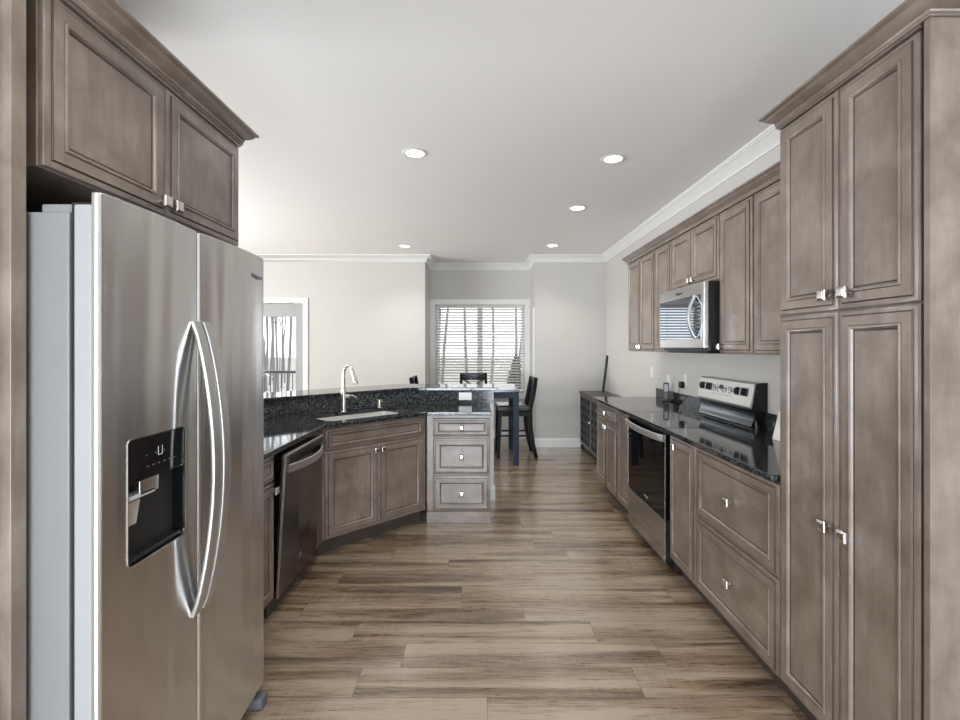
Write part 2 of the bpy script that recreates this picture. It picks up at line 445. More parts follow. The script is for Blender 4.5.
# window blind
bl = thing('window_blind', 'white two-inch horizontal slat blind hanging in the recessed window', 'blind', (0, YR+.045, WZ0))
bz = WZ1 - WZ0
bm = NB(); box(bm, WX0+.008, WX1-.008, -.04, .03, bz-.05, bz-.002, .004); obj('headrail', bm, 'slat', bl)
bm = NB(); ns = 29; pitch = .0445
for i in range(ns):
    z = bz - .075 - i*pitch
    vs = box(bm, WX0+.012, WX1-.012, -.025, .025, -.0018, .0018)
    R = Matrix.Rotation(math.radians(-23), 4, 'X')
    for v in vs: v.co = R @ v.co + Vector((0, -.003, z))
obj('slats', bm, 'slat', bl)
bm = NB(); box(bm, WX0+.012, WX1-.012, -.028, .022, .015, .035, .004); obj('bottom_rail', bm, 'slat', bl)
for x in (-.60, -.22, .22, .60):
    bm = NB()
    for y in (-.029, .023): box(bm, x-.0015, x+.0015, y-.0008, y+.0008, .03, bz-.05)
    obj('ladder_cord', bm, 'cord', bl)
bm = NB(); lathe(bm, [(.004,0),(.004,.62)], (-.63,-.046,bz-.70), 8); obj('tilt_wand', bm, 'ink', bl)

# glass door in the far wall
fr = NB()
box(fr, DX0, DX0+.11, YB+.04, YB+.085, .01, DZ-.01, .003); box(fr, DX1-.125, DX1, YB+.04, YB+.085, .01, DZ-.01, .003)
box(fr, DX0+.11, DX1-.125, YB+.04, YB+.085, DZ-.20, DZ-.01, .003); box(fr, DX0+.11, DX1-.125, YB+.04, YB+.085, .01, .28, .003)
d1 = struct('door_1', fr, 'greydoor')
bm = NB(); box(bm, DX0+.11, DX1-.125, YB+.06, YB+.066, .28, DZ-.20); struct('door_glass', bm, 'glass', parent=d1)
bm = NB(); lathe(bm, [(.012,0),(.012,-.03),(.028,-.035),(.028,-.055),(.015,-.062)], (DX0+.055, YB+.04, 1.0), 16, 'Y'); struct('door_knob', bm, 'nickel', parent=d1)
bm = NB(); casing(bm, DX0, DX1, 0, DZ, YB, .075, .018, False); struct('trim_4', bm, 'white')

# other windows (behind the camera and living room)
bm = NB()
for a, b in ((-1.35,-1.29), (-.23,-.17), (.89,.95)): box(bm, a, b, YF-.09, YF-.03, .0, 2.12)
for a, b in ((.0,.06), (2.06,2.12)): box(bm, -1.35, .95, YF-.09, YF-.03, a, b)
w2 = struct('door_2', bm, 'white')
bm = NB(); box(bm, -1.29, .89, YF-.065, YF-.06, .06, 2.06); struct('door_glass', bm, 'glass', parent=w2)
bm = NB()
for a, b in ((2.0,2.06), (2.97,3.03), (3.97,4.03), (4.94,5.0)): box(bm, XL-.09, XL-.03, a, b, .6, 2.4)
for a, b in ((.6,.66), (2.34,2.4)): box(bm, XL-.09, XL-.03, 2.0, 5.0, a, b)
w3 = struct('window_2', bm, 'white')  # unseen window, added and placed for the light it brings
bm = NB(); box(bm, XL-.065, XL-.06, 2.06, 4.94, .66, 2.34); struct('window_pane', bm, 'glass', parent=w3)

# ------------------------------------------------------------------ outdoors
bm = NB(); box(bm, -60, 60, YR+.2, 90, -.6, -.5); g = struct('ground', bm, 'lawn')
bm = NB(); box(bm, -5.4, -1.2, YB+.13, YB+2.6, -.18, -.06); struct('deck', bm, 'deck')
rl = thing('deck_railing', 'dark metal balcony railing with thin pickets beyond the glass door', 'railing', (-3.2, YB+2.5, -.06))
bm = NB(); box(bm, -2.1, 1.9, -.03, .03, 1.0, 1.045, .004); obj('top_rail', bm, 'rail', rl)
bm = NB(); box(bm, -2.1, 1.9, -.015, .015, .08, .11); obj('bottom_rail', bm, 'rail', rl)
bm = NB()
for i in range(36): box(bm, -2.05+i*.11, -2.038+i*.11, -.006, .006, .11, 1.0)
obj('pickets', bm, 'rail', rl)
for x in (-2.05, -.05, 1.85):
    bm = NB(); box(bm, x-.035, x+.035, -.035, .035, 0, 1.1, .004); obj('post', bm, 'rail', rl)
def tree(x, y, h, r, seed, label, group, depth=2):
    rnd = random.Random(seed); bm = NB()
    def limb(p, d, L, r0, lvl):
        n = 5; pts = [p.copy()]; q = p.copy(); dd = d.copy()
        for i in range(n):
            dd = (dd + Vector((rnd.uniform(-.07,.07), rnd.uniform(-.07,.07), .05))).normalized(); q = q + dd*L/n; pts.append(q.copy())
        up = Vector((0,1,0)) if abs(d.z) > .8 else Vector((0,0,1))
        sweep3(bm, pts, circ(r0, 6), up, scale=[1-.75*i/n for i in range(n+1)])
        if lvl < depth:
            for i in range(7 if lvl == 0 else 4):
                k = rnd.randint(2, n); a = rnd.uniform(0, 2*PI)
                nd = (dd*.9 + Vector((math.cos(a), math.sin(a), rnd.uniform(.1,.6)))*.75).normalized()
                limb(pts[k], nd, L*rnd.uniform(.32,.5), r0*(1-.75*k/n)*.6, lvl+1)
    limb(Vector((0,0,0)), Vector((0,0,1)), h, r, 0)
    o = obj('bare_tree', bm, 'bark'); o.location = (x, y, -.5); return tag(o, label, 'tree', group)
sp = []
rt = random.Random(11)
for k in range(16):
    y = 15 + 1.6*k; sp.append((-y*(.403 + .056*((k*7) % 16)/16), y, rt.uniform(8, 11), rt.uniform(.10, .17)))
for i, (x, y, h, r) in enumerate(sp): tree(x, y, h, r*.38, i, 'bare grey winter tree standing beyond the glass door', 'bare trees beyond the glass door')
sp = [(-1.6,20,9,.16),(-.7,26,11,.2),(.5,22,9,.15),(1.4,18,8,.12),(2.0,27,11,.2),(-2.4,28,11,.2)]
for i, (x, y, h, r) in enumerate(sp): tree(x, y, h, r*.45, 20+i, 'bare grey winter tree seen between the blind slats', 'bare trees beyond the blind', 1)
bm = NB(); rnd = random.Random(5)
for i in range(9):
    z = .15+i*.17; R = .62*(1-i/9.5)
    lathe(bm, [(R, z), (R*.55, z+.12), (R*.25, z+.27)], (0,0,0), 14)
for v in bm.verts: v.co.x += rnd.uniform(-.05,.05); v.co.y += rnd.uniform(-.05,.05)
o = obj('evergreen_shrub', bm, 'everg'); o.location = (1.05, 14, -.5); tag(o, 'small dark conical evergreen outside behind the blind', 'shrub')
bm = NB(); lathe(bm, [(.05,-.0),(.05,.2)], (0,0,0), 8); obj('trunk', bm, 'bark', o)

# ------------------------------------------------------------------ cabinet making
def door_panel(bm, x0, x1, z0, z1, fw=.056):
    """framed panel front; outer face looks to -y, back lies on y=0"""
    T = -.021
    fw += .004
    rings = [(0, 0, 0), (0, -.0105, 0), (.0025, -.0135, 0), (.009, -.0155, 0), (.016, -.0165, 0), (.0185, -.0160, 1), (.0205, -.0205, 1), (.0225, T, 0),
             (fw-.010, T, 0), (fw-.0080, T+.0015, 1), (fw-.007, -.0245, 0), (fw-.0035, -.0254, 0), (fw-.0005, -.0245, 0), (fw+.0040, -.0175, 0), (fw+.0045, -.0150, 0), (fw+.0080, -.0138, 1), (fw+.0100, -.0147, 1)]
    prev = None
    for ins, y, g in rings:
        q = [bm.verts.new(c) for c in ((x0+ins, y, z0+ins), (x1-ins, y, z0+ins), (x1-ins, y, z1-ins), (x0+ins, y, z1-ins))]
        if prev:
            for i in range(4): bm.faces.new((prev[i], prev[(i+1)%4], q[(i+1)%4], q[i])).material_index = g
        else: bm.faces.new(q)
        prev = q
    bm.faces.new(prev)
def knob_bm(x, z):
    bm = NB()
    lathe(bm, [(.011,.0),(.011,-.003),(.0065,-.005),(.006,-.010),(.009,-.012)], (x, -.021, z), 14, 'Y')
    # square pillow head
    prev = None
    for s, y in ((.010,-.030), (.0172,-.032), (.0190,-.038), (.0185,-.045), (.0150,-.0485), (.008,-.0495)):
        q = [bm.verts.new((x+a*s, y, z+b*s)) for a, b in ((-1,-.94),(-.94,-1),(.94,-1),(1,-.94),(1,.94),(.94,1),(-.94,1),(-1,.94))]
        if prev:
            for i in range(8): bm.faces.new((prev[i], prev[(i+1)%8], q[(i+1)%8], q[i]))
        else: bm.faces.new(q)
        prev = q
    bm.faces.new(prev)
    return bm
def front(root, kind, x0, x1, z0, z1, knobs=(), fw=.056):
    bm = NB(); door_panel(bm, x0, x1, z0, z1, fw)
    d = obj(kind, bm, ['wood_h' if (x1-x0) > 1.3*(z1-z0) else 'wood', 'glaze'], root, 25)
    for kx, kz in knobs:
        o = obj('knob', knob_bm(kx, kz), 'nickel', d, 40)
    return d
R_R, R_L = -PI/2, PI/2
def cabinet(name, label, loc, rot, w, z0, z1, depth, fronts, toe=True, stiles=(0, 0), group=None, open_top=0):
    root = thing(name, label, 'cabinet', (loc[0], loc[1], 0), rot, group)
    bm = NB()
    box(bm, 0, w, .0005, depth, z0 + (.11 if toe else 0), z1 - open_top, .001)
    if open_top: box(bm, 0, w, .0005, .018, z1-open_top-.01, z1)
    obj('body', bm, 'wood', root)
    if toe:
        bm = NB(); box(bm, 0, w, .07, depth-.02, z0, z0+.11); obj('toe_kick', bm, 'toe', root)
    for f in fronts: front(root, *f)
    return root
G = .0015
# --- right side: tall pantry (front plane x = 1.198), near end y = 1.29
PW = .640
root = thing('pantry_cabinet', 'tall stained wood pantry cabinet with four doors beside the right counter', 'cabinet', (1.198+.021, 1.930, 0), R_R)
bm = NB(); box(bm, 0, PW-.019, .0005, .60, .11, 2.349, .001); box(bm, 0, PW-.019, -.0205, .0, 2.329, 2.349); obj('body', bm, 'wood', root)
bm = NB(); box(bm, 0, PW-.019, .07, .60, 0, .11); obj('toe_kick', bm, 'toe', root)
bm = NB(); box(bm, PW-.006, PW+.013, -.021, .60, 0, 2.349, .001); obj('side_panel', bm, 'wood', root)
bm = NB(); box(bm, PW-.018, PW-.007, -.005, .60, .0, 2.349); obj('shadow_gap', bm, 'inside', root)
front(root, 'door', 0, .3145, .125, 1.577, [(.274, .84)])
front(root, 'door', .3175, .615, .125, 1.577, [(.366, .84)])
front(root, 'door', 0, .3145, 1.583, 2.325, [(.274, 1.635)])
front(root, 'door', .3175, .615, 1.583, 2.325, [(.366, 1.635)])
CP = [(0, 0), (0, -.010), (.006, -.010), (.006, -.003), (.0045, -.002), (.008, .001), (.009, .008), (.0075, .009), (.013, .014), (.024, .020), (.034, .028), (.0375, .034), (.036, .035), (.044, .038), (.050, .041), (.050, .048), (0, .048)]
CD_ = (3, 6, 11)
CPL = [(o*1.15, z*1.25) for o, z in CP]
bm = NB(); sweep_plan(bm, [(o, 2.345+z) for o, z in CP], [(0, .255), (0, -.021), (PW+.013, -.021), (PW+.013, .60)], -1, dark=CD_); obj('crown_molding', bm, ['wood_h', 'glaze'], root, 30)

# --- base cabinets right
YP = 1.932
def rbase(y_far, y_near, label, fronts):
    w = y_far - y_near
    return cabinet('base_cabinet', label, (1.219, y_far, 0), R_R, w, 0, .910, .60, fronts)
w = 2.678-YP
rbase(2.678, YP, 'wide base cabinet with two deep drawers next to the pantry', [
    ('drawer', .006, w-.004, .521, .901, [(w/2-.0, .712)]), ('drawer', .006, w-.004, .122, .515, [(w/2, .32)])])
w = 3.058-2.680
rbase(3.058, 2.680, 'narrow single-door base cabinet between the stove and deep drawers', [('door', .012, w-.004, .122, .901, [(.115, .845)])])
w = 4.195-3.834
rbase(4.195, 3.834, 'narrow single-door base cabinet on the far side of the stove', [('door', .004, w-.006, .122, .901, [(w-.035, .858)])])
w = 4.955-4.197
rbase(4.955, 4.197, 'two-door base cabinet with one top drawer at the far counter end', [
    ('drawer', .012, w-.004, .758, .901, [(w/2, .829)], .034), ('door', .012, w/2-G+.004, .122, .752, [(w/2-.028, .70)]), ('door', w/2+G+.004, w-.004, .122, .752, [(w/2+.036, .70)])])

# --- uppers right (front plane x = 1.486)
UZ0, UZ1, UD = 1.415, 2.335, .325
def upper(y_far, y_near, label, fronts, z0=UZ0):
    w = y_far - y_near
    r = thing('wall_cabinet', label, 'cabinet', (1.507, y_far, 0), R_R)
    bm = NB(); box(bm, 0, w, .0005, UD, z0, UZ1, .001); box(bm, 0, w, -.0205, 0, 2.293, UZ1); obj('body', bm, 'wood', r)
    for f in fronts(w): front(r, *f)
    return r
upper(4.84, 4.095, 'two-door wall cabinet at the far end of the upper row', lambda w: [
    ('door', .005, w/2-G, UZ0+.006, 2.29, [(w/2-.03, UZ0+.045)]), ('door', w/2+G, w-.003, UZ0+.006, 2.29, [(w/2+.03, UZ0+.045)])])
upper(4.093, 3.747, 'single-door wall cabinet directly beyond the microwave', lambda w: [('door', .004, w-.004, UZ0+.006, 2.29, [(w-.034, UZ0+.045)])])
upper(3.745, 3.000, 'short two-door wall cabinet above the microwave', lambda w: [
    ('door', .004, w/2-G, 1.885, 2.29, [(w/2-.03, 1.925)]), ('door', w/2+G, w-.004, 1.885, 2.29, [(w/2+.03, 1.925)])], 1.875)
upper(2.998, 2.627, 'tall single-door wall cabinet on the near side of the microwave', lambda w: [('door', .004, w-.006, UZ0+.006, 2.29, [(.034, UZ0+.045)])])
upper(2.625, 1.932, 'double wall cabinet tucked against the tall pantry', lambda w: [
    ('door', .006, w/2-G, UZ0+.006, 2.29, []), ('door', w/2+G, w-.004, UZ0+.006, 2.29, [])])
bm = NB(); sweep_plan(bm, [(o*.9, 2.300+z*1.1) for o, z in CP], [(1.834, 4.842), (1.486, 4.842), (1.486, 1.98)], -1, dark=CD_)
o = obj('cabinet_crown_molding', bm, ['wood_h', 'glaze'], None, 30); tag(o, 'stained wood crown molding along the tops of the right wall cabinets', 'molding')

# --- fridge surround and cabinet over the fridge
bm = NB(); box(bm, -1.755, -1.052, 1.076, 1.114, 0, 2.36, .002); o = obj('fridge_end_panel', bm, 'wood'); tag(o, 'tall stained wood end panel at the near side of the refrigerator', 'panel')
r = thing('wall_cabinet', 'deep two-door wall cabinet above the refrigerator', 'cabinet', (-1.076, 1.165, 0), R_L)
CW = 2.118-1.165
bm = NB(); box(bm, 0, CW, .0005, .67, 1.897, 2.354, .001); box(bm, 0, CW, -.0205, 0, 2.338, 2.354); obj('body', bm, 'wood', r)
front(r, 'door', .004, .455, 1.901, 2.335, [(.427, 1.94)]); front(r, 'door', .459, CW-.004, 1.901, 2.335, [(.487, 1.94)])
bm = NB(); sweep_plan(bm, [(o*1.1, 2.359+z*1.08) for o, z in CP], [(0, .60), (0, -.021), (CW, -.021), (CW, .60)], -1, dark=CD_); obj('crown_molding', bm, ['wood_h', 'glaze'], r, 30)
bm = NB(); box(bm, -1.755, -1.076, 2.085, 2.108, 0, 1.886, .001); o = obj('fridge_end_panel', bm, 'wood'); tag(o, 'stained wood end panel between the refrigerator and left counter', 'panel')

# --- left run
w = 2.566-2.112
cabinet('base_cabinet', 'small base cabinet with drawer and door between refrigerator and dishwasher', (-1.111, 2.112, 0), R_L, w, 0, .895, .60, [
    ('drawer', .004, w-.010, .748, .886, [(w/2, .817)], .034), ('door', .004, w-.010, .122, .742, [(w-.040, .70)])])
bm = NB(); prism(bm, [(-1.09,3.186), (-1.09, 3.308), (-1.30, 3.50), (-1.30, 3.186)], .11, .895); o = obj('corner_filler', bm, 'wood'); tag(o, 'narrow wood filler strip between dishwasher and sink cabinet', 'filler')
SW = .919
r = cabinet('sink_cabinet', 'angled two-door sink base cabinet with a false drawer front', (-1.09-.0148, 3.31+.0148, 0), PI/4, SW, 0, .895, .52, [
    ('drawer_front', .030, SW-.030, .735, .880, [], .034), ('door', .030, SW/2-G, .125, .725, [(SW/2-.030, .682)]), ('door', SW/2+G, SW-.030, .125, .725, [(SW/2+.030, .682)])], toe=True, open_top=.21)
# end drawer cabinet of the peninsula
r = thing('drawer_cabinet', 'three-drawer base cabinet at the end of the peninsula facing forward', 'cabinet', (-.405, 3.981, 0), 0)
bm = NB(); box(bm, -.033, .488, .0005, .56, 0, .895, .001); obj('body', bm, 'wood', r)
bm = NB(); box(bm, -.035, .490, -.022, .0, 0, .098, .002); obj('plinth', bm, 'wood_h', r)
bm = NB(); box(bm, -.033, .016, -.012, 0, .10, .893, .001); obj('filler_stile', bm, 'wood', r)
for a, b in ((.716,.868), (.405,.700), (.105,.390)):
    front(r, 'drawer', .020, .484, a, b, [(.252, (a+b)/2)], .036 if b-a < .2 else .050)

# ------------------------------------------------------------------ counters
def slab(name, pts, z0, z1, label, cat, bev=.005):
    bm = NB(); prism(bm, pts, z0, z1)
    bmesh.ops.recalc_face_normals(bm, faces=bm.faces[:])
    bmesh.ops.bevel(bm, geom=[e for e in bm.edges], offset=bev, segments=2, profile=.5, affect='EDGES')
    o = obj(name, bm, 'granite', None, 30); return tag(o, label, cat)
CT = .925
ctr = slab('countertop', [(-1.065, 2.112), (-1.065, 3.302), (-.432, 3.935), (.095, 3.935), (.095, 4.548), (-.671, 4.548), (-1.695, 3.522), (-1.695, 2.112)], .896, CT,
     'angled black granite countertop around the sink and peninsula', 'countertop')
slab('countertop', [(1.172, YP), (1.834, YP), (1.834, 3.058), (1.172, 3.058)], .911, .940, 'black granite countertop between the pantry and the stove', 'countertop')
slab('countertop', [(1.172, 3.834), (1.834, 3.834), (1.834, 4.98), (1.172, 4.98)], .911, .940, 'black granite countertop on the far side of the stove', 'countertop')
bm = NB(); box(bm, 1.815, 1.835, YP, 3.058, .9405, 1.04, .002); o = obj('backsplash', bm, 'granite'); tag(o, 'low black granite backsplash strip between pantry and stove', 'backsplash')
bm = NB(); box(bm, 1.815, 1.835, 3.834, 4.955, .9405, 1.035, .002); o = obj('backsplash', bm, 'granite'); tag(o, 'low black granite backsplash strip beyond the stove', 'backsplash')
# splash on the bar
bm = NB(); prism(bm, [(-1.70, 2.112), (-1.70, 3.522), (-.671, 4.551), (.128, 4.551), (.128, 4.568), (-.678, 4.568), (-1.718, 3.53), (-1.718, 2.112)], CT+.0005, 1.043)
o = obj('bar_splash', bm, 'splash'); tag(o, 'black speckled granite splash rising behind the sink to the bar', 'backsplash')
slab('bar_counter', [(-1.685, 2.112), (-1.685, 3.512), (-.664, 4.531), (.165, 4.531), (.165, 4.99), (-.855, 4.99), (-2.145, 3.70), (-2.145, 2.112)], 1.044, 1.074,
     'raised black granite bar top behind the sink', 'countertop')
# ---- sink, faucet, soap pump (frame of the angled counter)
SQ = math.sqrt(.5)
MC = Vector((-.765, 3.635)); U = Vector((SQ, SQ)); N = Vector((-SQ, SQ))
def dp(u, n): p = MC + U*u + N*n; return (p.x, p.y)
sk = dp(0, .265)
bm = NB(); vs = prism(bm, [(math.copysign(1,a)*1*abs(a), b) for a, b in rrect(.74, .40, .06, 5)], .80, 1.0)
for v in bm.verts:
    p = Vector(sk) + U*v.co.x + N*v.co.y; v.co.x, v.co.y = p.x, p.y
cut(ctr, [bm])
root = thing('sink', 'long stainless undermount sink in the angled granite counter', 'sink', (sk[0], sk[1], 0), PI/4)
bm = NB(); prev = None
for w_, h_, r_, z in ((.78,.44,.07,.894), (.742,.402,.06,.8945), (.736,.396,.06,.89), (.725,.385,.06,.74), (.67,.33,.05,.715), (.05,.05,.024,.708)):
    q = [bm.verts.new((a, b, z)) for a, b in rrect(w_, h_, r_, 5)]
    if prev:
        for i in range(len(q)): bm.faces.new((prev[i], prev[(i+1)%len(q)], q[(i+1)%len(q)], q[i]))
    prev = q
bm.faces.new(prev)
obj('basin', bm, 'sinkmetal', root)
bm = NB(); lathe(bm, [(.04,.714),(.042,.718),(.03,.717),(.028,.712)], (0,0,0), 20); obj('drain', bm, 'chrome', root)
f = dp(-.03, .475)
root = thing('faucet', 'brushed gooseneck pull-down faucet with side lever behind the sink', 'faucet', (f[0], f[1], CT), 0)
bm = NB(); lathe(bm, [(.028,0),(.028,.004),(.0235,.010),(.0225,.16),(.0195,.185),(.0165,.20)], (0,0,0), 24); obj('base', bm, 'nickel', root)
# neck arches toward the sink (direction -N), seen slightly to the right
D = Vector((.93, -.36, 0)).normalized()
pts = [Vector((0,0,.19)), Vector((0,0,.30))]
for i in range(1, 13):
    a = PI*(1-i/12*.86); pts.append(Vector((0,0,.30)) + D*(.046+.046*math.cos(a)) + Vector((0,0,.080*math.sin(a))))
bm = NB(); sweep3(bm, pts, circ(.0125, 14), D.cross(Vector((0,0,1)))); obj('neck', bm, 'nickel', root)
e = pts[-1]; dn = (pts[-1]-pts[-2]).normalized()
bm = NB(); sweep3(bm, [e-dn*.005, e+dn*.012, e+dn*.05, e+dn*.10, e+dn*.108], circ(.0175, 16), D.cross(Vector((0,0,1))), scale=[.8,.86,1,1.12,.95]); obj('spray_head', bm, 'nickel', root)
bm = NB(); sweep3(bm, [(0,0,.125), (.03,-.004,.128), (.05,-.008,.130)], circ(.016, 14), (0,0,1)); sweep3(bm, [(.045,-.008,.130), (.07,-.011,.137), (.115,-.018,.115)], rrect(.016,.011,.004,2), (0,0,1)); obj('lever', bm, 'nickel', root)
s = dp(.33, .50)
root = thing('soap_pump', 'small brushed soap dispenser pump right of the faucet', 'soap dispenser', (s[0], s[1], CT), 0)
bm = NB(); lathe(bm, [(.021,0),(.021,.006),(.014,.010),(.013,.04)], (0,0,0), 18); obj('base', bm, 'nickel', root)
bm = NB(); lathe(bm, [(.017,.04),(.019,.045),(.018,.066),(.015,.07)], (0,0,0), 18); sweep3(bm, [(0,0,.058),(.02,-.02,.06),(.038,-.038,.052)], circ(.006,8), (0,0,1)); obj('pump_head', bm, 'nickel', root)
# outlet on the bar splash
def outlet(label, loc, rot, w=.072, h=.117, dark=False, kind='wall_outlet', cat='outlet'):
    r = thing(kind, label, cat, loc, rot)
    bm = NB(); box(bm, -w/2, w/2, -.007, 0, -h/2, h/2, .0025); obj('cover_plate', bm, 'plate', r)
    if cat == 'outlet':
        for s_ in (-1, 1):
            bm = NB(); 
            if w > h: box(bm, s_*.022-.014, s_*.022+.014, -.0085, -.007, -.016, .016, .001)
            else: box(bm, -.016, .016, -.0085, -.007, s_*.022-.014, s_*.022+.014, .001)
            obj('socket', bm, 'white', r)
    else:
        bm = NB(); box(bm, -.016, .016, -.011, -.007, -.033, .033, .002); obj('rocker', bm, 'white', r)
    return r
outlet('white horizontal outlet on the granite splash above the end drawer cabinet', (-.14, 4.551, .990), 0, .122, .072)
outlet('white wall outlet behind the slim black handset', (XR, 4.66, 1.13), R_R)
outlet('white wall outlet with a black adapter plugged in by the stove', (XR, 4.28, 1.155), R_R)
outlet('white light switch on the far right wall past the wall cabinets', (XR, 5.12, 1.19), R_R, kind='light_switch', cat='switch')
root = thing('power_adapter', 'black plug-in power adapter in the wall outlet near the stove', 'adapter', (XR-.009, 4.305, 1.12), R_R)
bm = NB(); box(bm, -.024, .024, -.042, 0, -.032, .028, .010); obj('body', bm, 'black', root)
bm = NB(); sweep3(bm, [(0,-.035,-.04), (0.004,-.05,-.07), (.01,-.04,-.10), (.012,-.02,-.16)], circ(.003,8), (1,0,0)); obj('cable', bm, 'black', root)
root = thing('cordless_handset', 'slim black upright handset standing on counter by the backsplash', 'phone', (1.765, 4.55, .940), -.3)
bm = NB(); box(bm, -.045, .045, -.035, .035, 0, .022, .006); obj('cradle', bm, 'black', root)
bm = NB(); vs = box(bm, -.025, .025, -.014, .014, .018, .178, .007); 
for v in vs: v.co.y += (v.co.z-.02)*.10
obj('handset_body', bm, 'black', root)
bm = NB(); vs = box(bm, -.017, .017, -.0155, -.014, .095, .165, .0005)
for v in vs: v.co.y += (v.co.z-.02)*.10
obj('screen', bm, 'marks', root)
root = thing('tablet', 'white-edged tablet leaning against the backsplash beside the pantry', 'tablet', (1.642, 2.70, .940), R_R)
bm = NB(); vs = box(bm, 0, .20, 0, .010, 0, .155, .003); 
sh = .24
for v in vs: v.co.y += v.co.z*sh
obj('back_shell', bm, 'plate', root)
bm = NB(); vs = box(bm, .008, .192, -.0012, 0, .008, .147, .0004)
for v in vs: v.co.y += v.co.z*sh
obj('front_cover', bm, 'plate', root)
bm = NB(); vs = box(bm, .004, .194, .011, .019, .004, .150, .001)
for v in vs: v.co.y += v.co.z*sh
obj('dark_core', bm, 'black', root)
bm = NB(); vs = box(bm, .01, .19, .020, .030, 0, .150, .003)
for v in vs: v.co.y += v.co.z*sh*.85
obj('cover_flap', bm, 'plate', root)

# ------------------------------------------------------------------ refrigerator
FW = 1.99-1.125
fr = thing('refrigerator', 'stainless side-by-side refrigerator with dispenser and two bowed handles', 'refrigerator', (-.892, 1.125, 0), R_L)
bm = NB(); box(bm, .004, FW-.004, .075, .80, .03, 1.775, .004); obj('body', bm, 'fridge_side', fr)
bm = NB(); box(bm, .01, FW-.01, .030, .075, .075, 1.80, .003); obj('door_gasket', bm, 'inside', fr)
def fdoor(x0, x1):
    bm = NB(); n = 14; zs = (.078, .085, 1.808, 1.815)
    prof = []
    r = .014
    # plan outline, front slightly crowned
    for i in range(5): a = PI + i*PI/2/4; prof.append((x0+r+r*math.cos(a), r+r*math.sin(a)))
    for i in range(1, n):
        t = i/n; prof.append((x0+r+(x1-x0-2*r)*t, -.010*math.sin(PI*t)))
    for i in range(5): a = 1.5*PI + i*PI/2/4; prof.append((x1-r+r*math.cos(a), r+r*math.sin(a)))
    prof += [(x1, .018), (x0, .018)]
    cx, cy = (x0+x1)/2, .009
    rows = []
    for z, s in ((.078, .003), (.084, 0), (1.818, 0), (1.823, .003)):
        rows.append([bm.verts.new((x + (s if x < cx else -s), y + (s if y < cy else -s), z)) for x, y in prof])
    m = len(prof)
    for a, b in zip(rows, rows[1:]):
        for i in range(m): bm.faces.new((a[i], a[(i+1)%m], b[(i+1)%m], b[i])).material_index = 1 if (i == m-1 or i == m-3 or i == 0 or i==1) and False else 0
    bm.faces.new(rows[0]); bm.faces.new(rows[-1])
    return bm
fd = obj('freezer_door', fdoor(0, .397), 'steel', fr, 30)
c = NB(); vs = box(c, .081, .316, -.03, .045, .897, 1.222)
es = [e for e in c.edges if abs(e.verts[0].co.y - e.verts[1].co.y) > .05]
bmesh.ops.bevel(c, geom=es, offset=.014, segments=4, profile=.5, affect='EDGES')
cut(fd, [c])
rd = obj('refrigerator_door', fdoor(.403, FW), 'steel', fr, 30)
# light painted door edge facing the camera
for par, a, b in ((fd, 0, .397), (rd, .403, FW)):
    bm = NB(); box(bm, a, b, .0185, .060, .082, 1.792, .003)
    dl = obj('door_liner', bm, 'trimgray', par, 30)
    if par is fd:
        c = NB(); box(c, .081, .316, -.03, .045, .897, 1.222); cut(dl, [c])
# dispenser
bm = NB()
box(bm, .083, .314, .043, .0445, .90, 1.22); box(bm, .0815, .083, 0, .0445, .90, 1.22); box(bm, .314, .3155, 0, .0445, .90, 1.22)
box(bm, .083, .314, 0, .0445, .8975, .9005)
dsp = obj('dispenser_cavity', bm, 'cavity', fd)
bm = NB(); box(bm, .083, .314, -.006, .042, 1.105, 1.2205, .004); obj('control_panel', bm, 'gloss', dsp)
bm = NB(); box(bm, .083, .20, .004, .04, 1.060, 1.072, .002); obj('shelf_lip', bm, 'marks', dsp)
bm = NB(); vs = box(bm, .140, .215, .004, .030, 1.062, 1.104, .003); obj('ice_chute', bm, 'steel_lt', dsp)
bm = NB(); vs = box(bm, .088, .150, .010, .020, .985, 1.055, .003)
for v in vs: v.co.y += (1.05-v.co.z)*.25; v.co.x += (1.05-v.co.z)*.15
obj('dispenser_paddle', bm, 'steel_lt', dsp)
bm = NB(); box(bm, .086, .312, .002, .04, .9005, .912, .003); obj('drip_tray', bm, 'black', dsp)
for i in range(6):
    bm = NB(); box(bm, .152+i*.022, .160+i*.022, -.0068, -.006, 1.138, 1.1395); obj('panel_mark', bm, 'icon', dsp)
for i in range(4):
    bm = NB(); box(bm, .148+i*.036, .152+i*.036, -.0068, -.006, 1.168, 1.170); obj('panel_mark', bm, 'icon', dsp)
bm = NB(); box(bm, .196,.1975,-.0068,-.006,1.160,1.184); box(bm, .2125,.214,-.0068,-.006,1.160,1.184); box(bm, .1975,.2125,-.0068,-.006,1.160,1.1615)
obj('glass_icon', bm, 'marks', dsp)
c = NB()
out, inn = rrect(.2365, .3265, .0145, 4), rrect(.2325, .3225, .013, 4)
for (a, b) in ((out, inn),):
    A = [c.verts.new((.1985+x, -.0075, 1.0595+z)) for x, z in a]; B = [c.verts.new((.1985+x, -.0075, 1.0595+z)) for x, z in b]
    A2 = [c.verts.new((.1985+x, -.001, 1.0595+z)) for x, z in a]; B2 = [c.verts.new((.1985+x, -.001, 1.0595+z)) for x, z in b]
    n_ = len(A)
    for i in range(n_):
        j = (i+1)%n_
        for q in ((A[i],A[j],B[j],B[i]), (A[i],A[j],A2[j],A2[i]), (B[i],B[j],B2[j],B2[i]), (A2[i],A2[j],B2[j],B2[i])): c.faces.new(q)
obj('dispenser_bezel', c, 'chrome', fd)
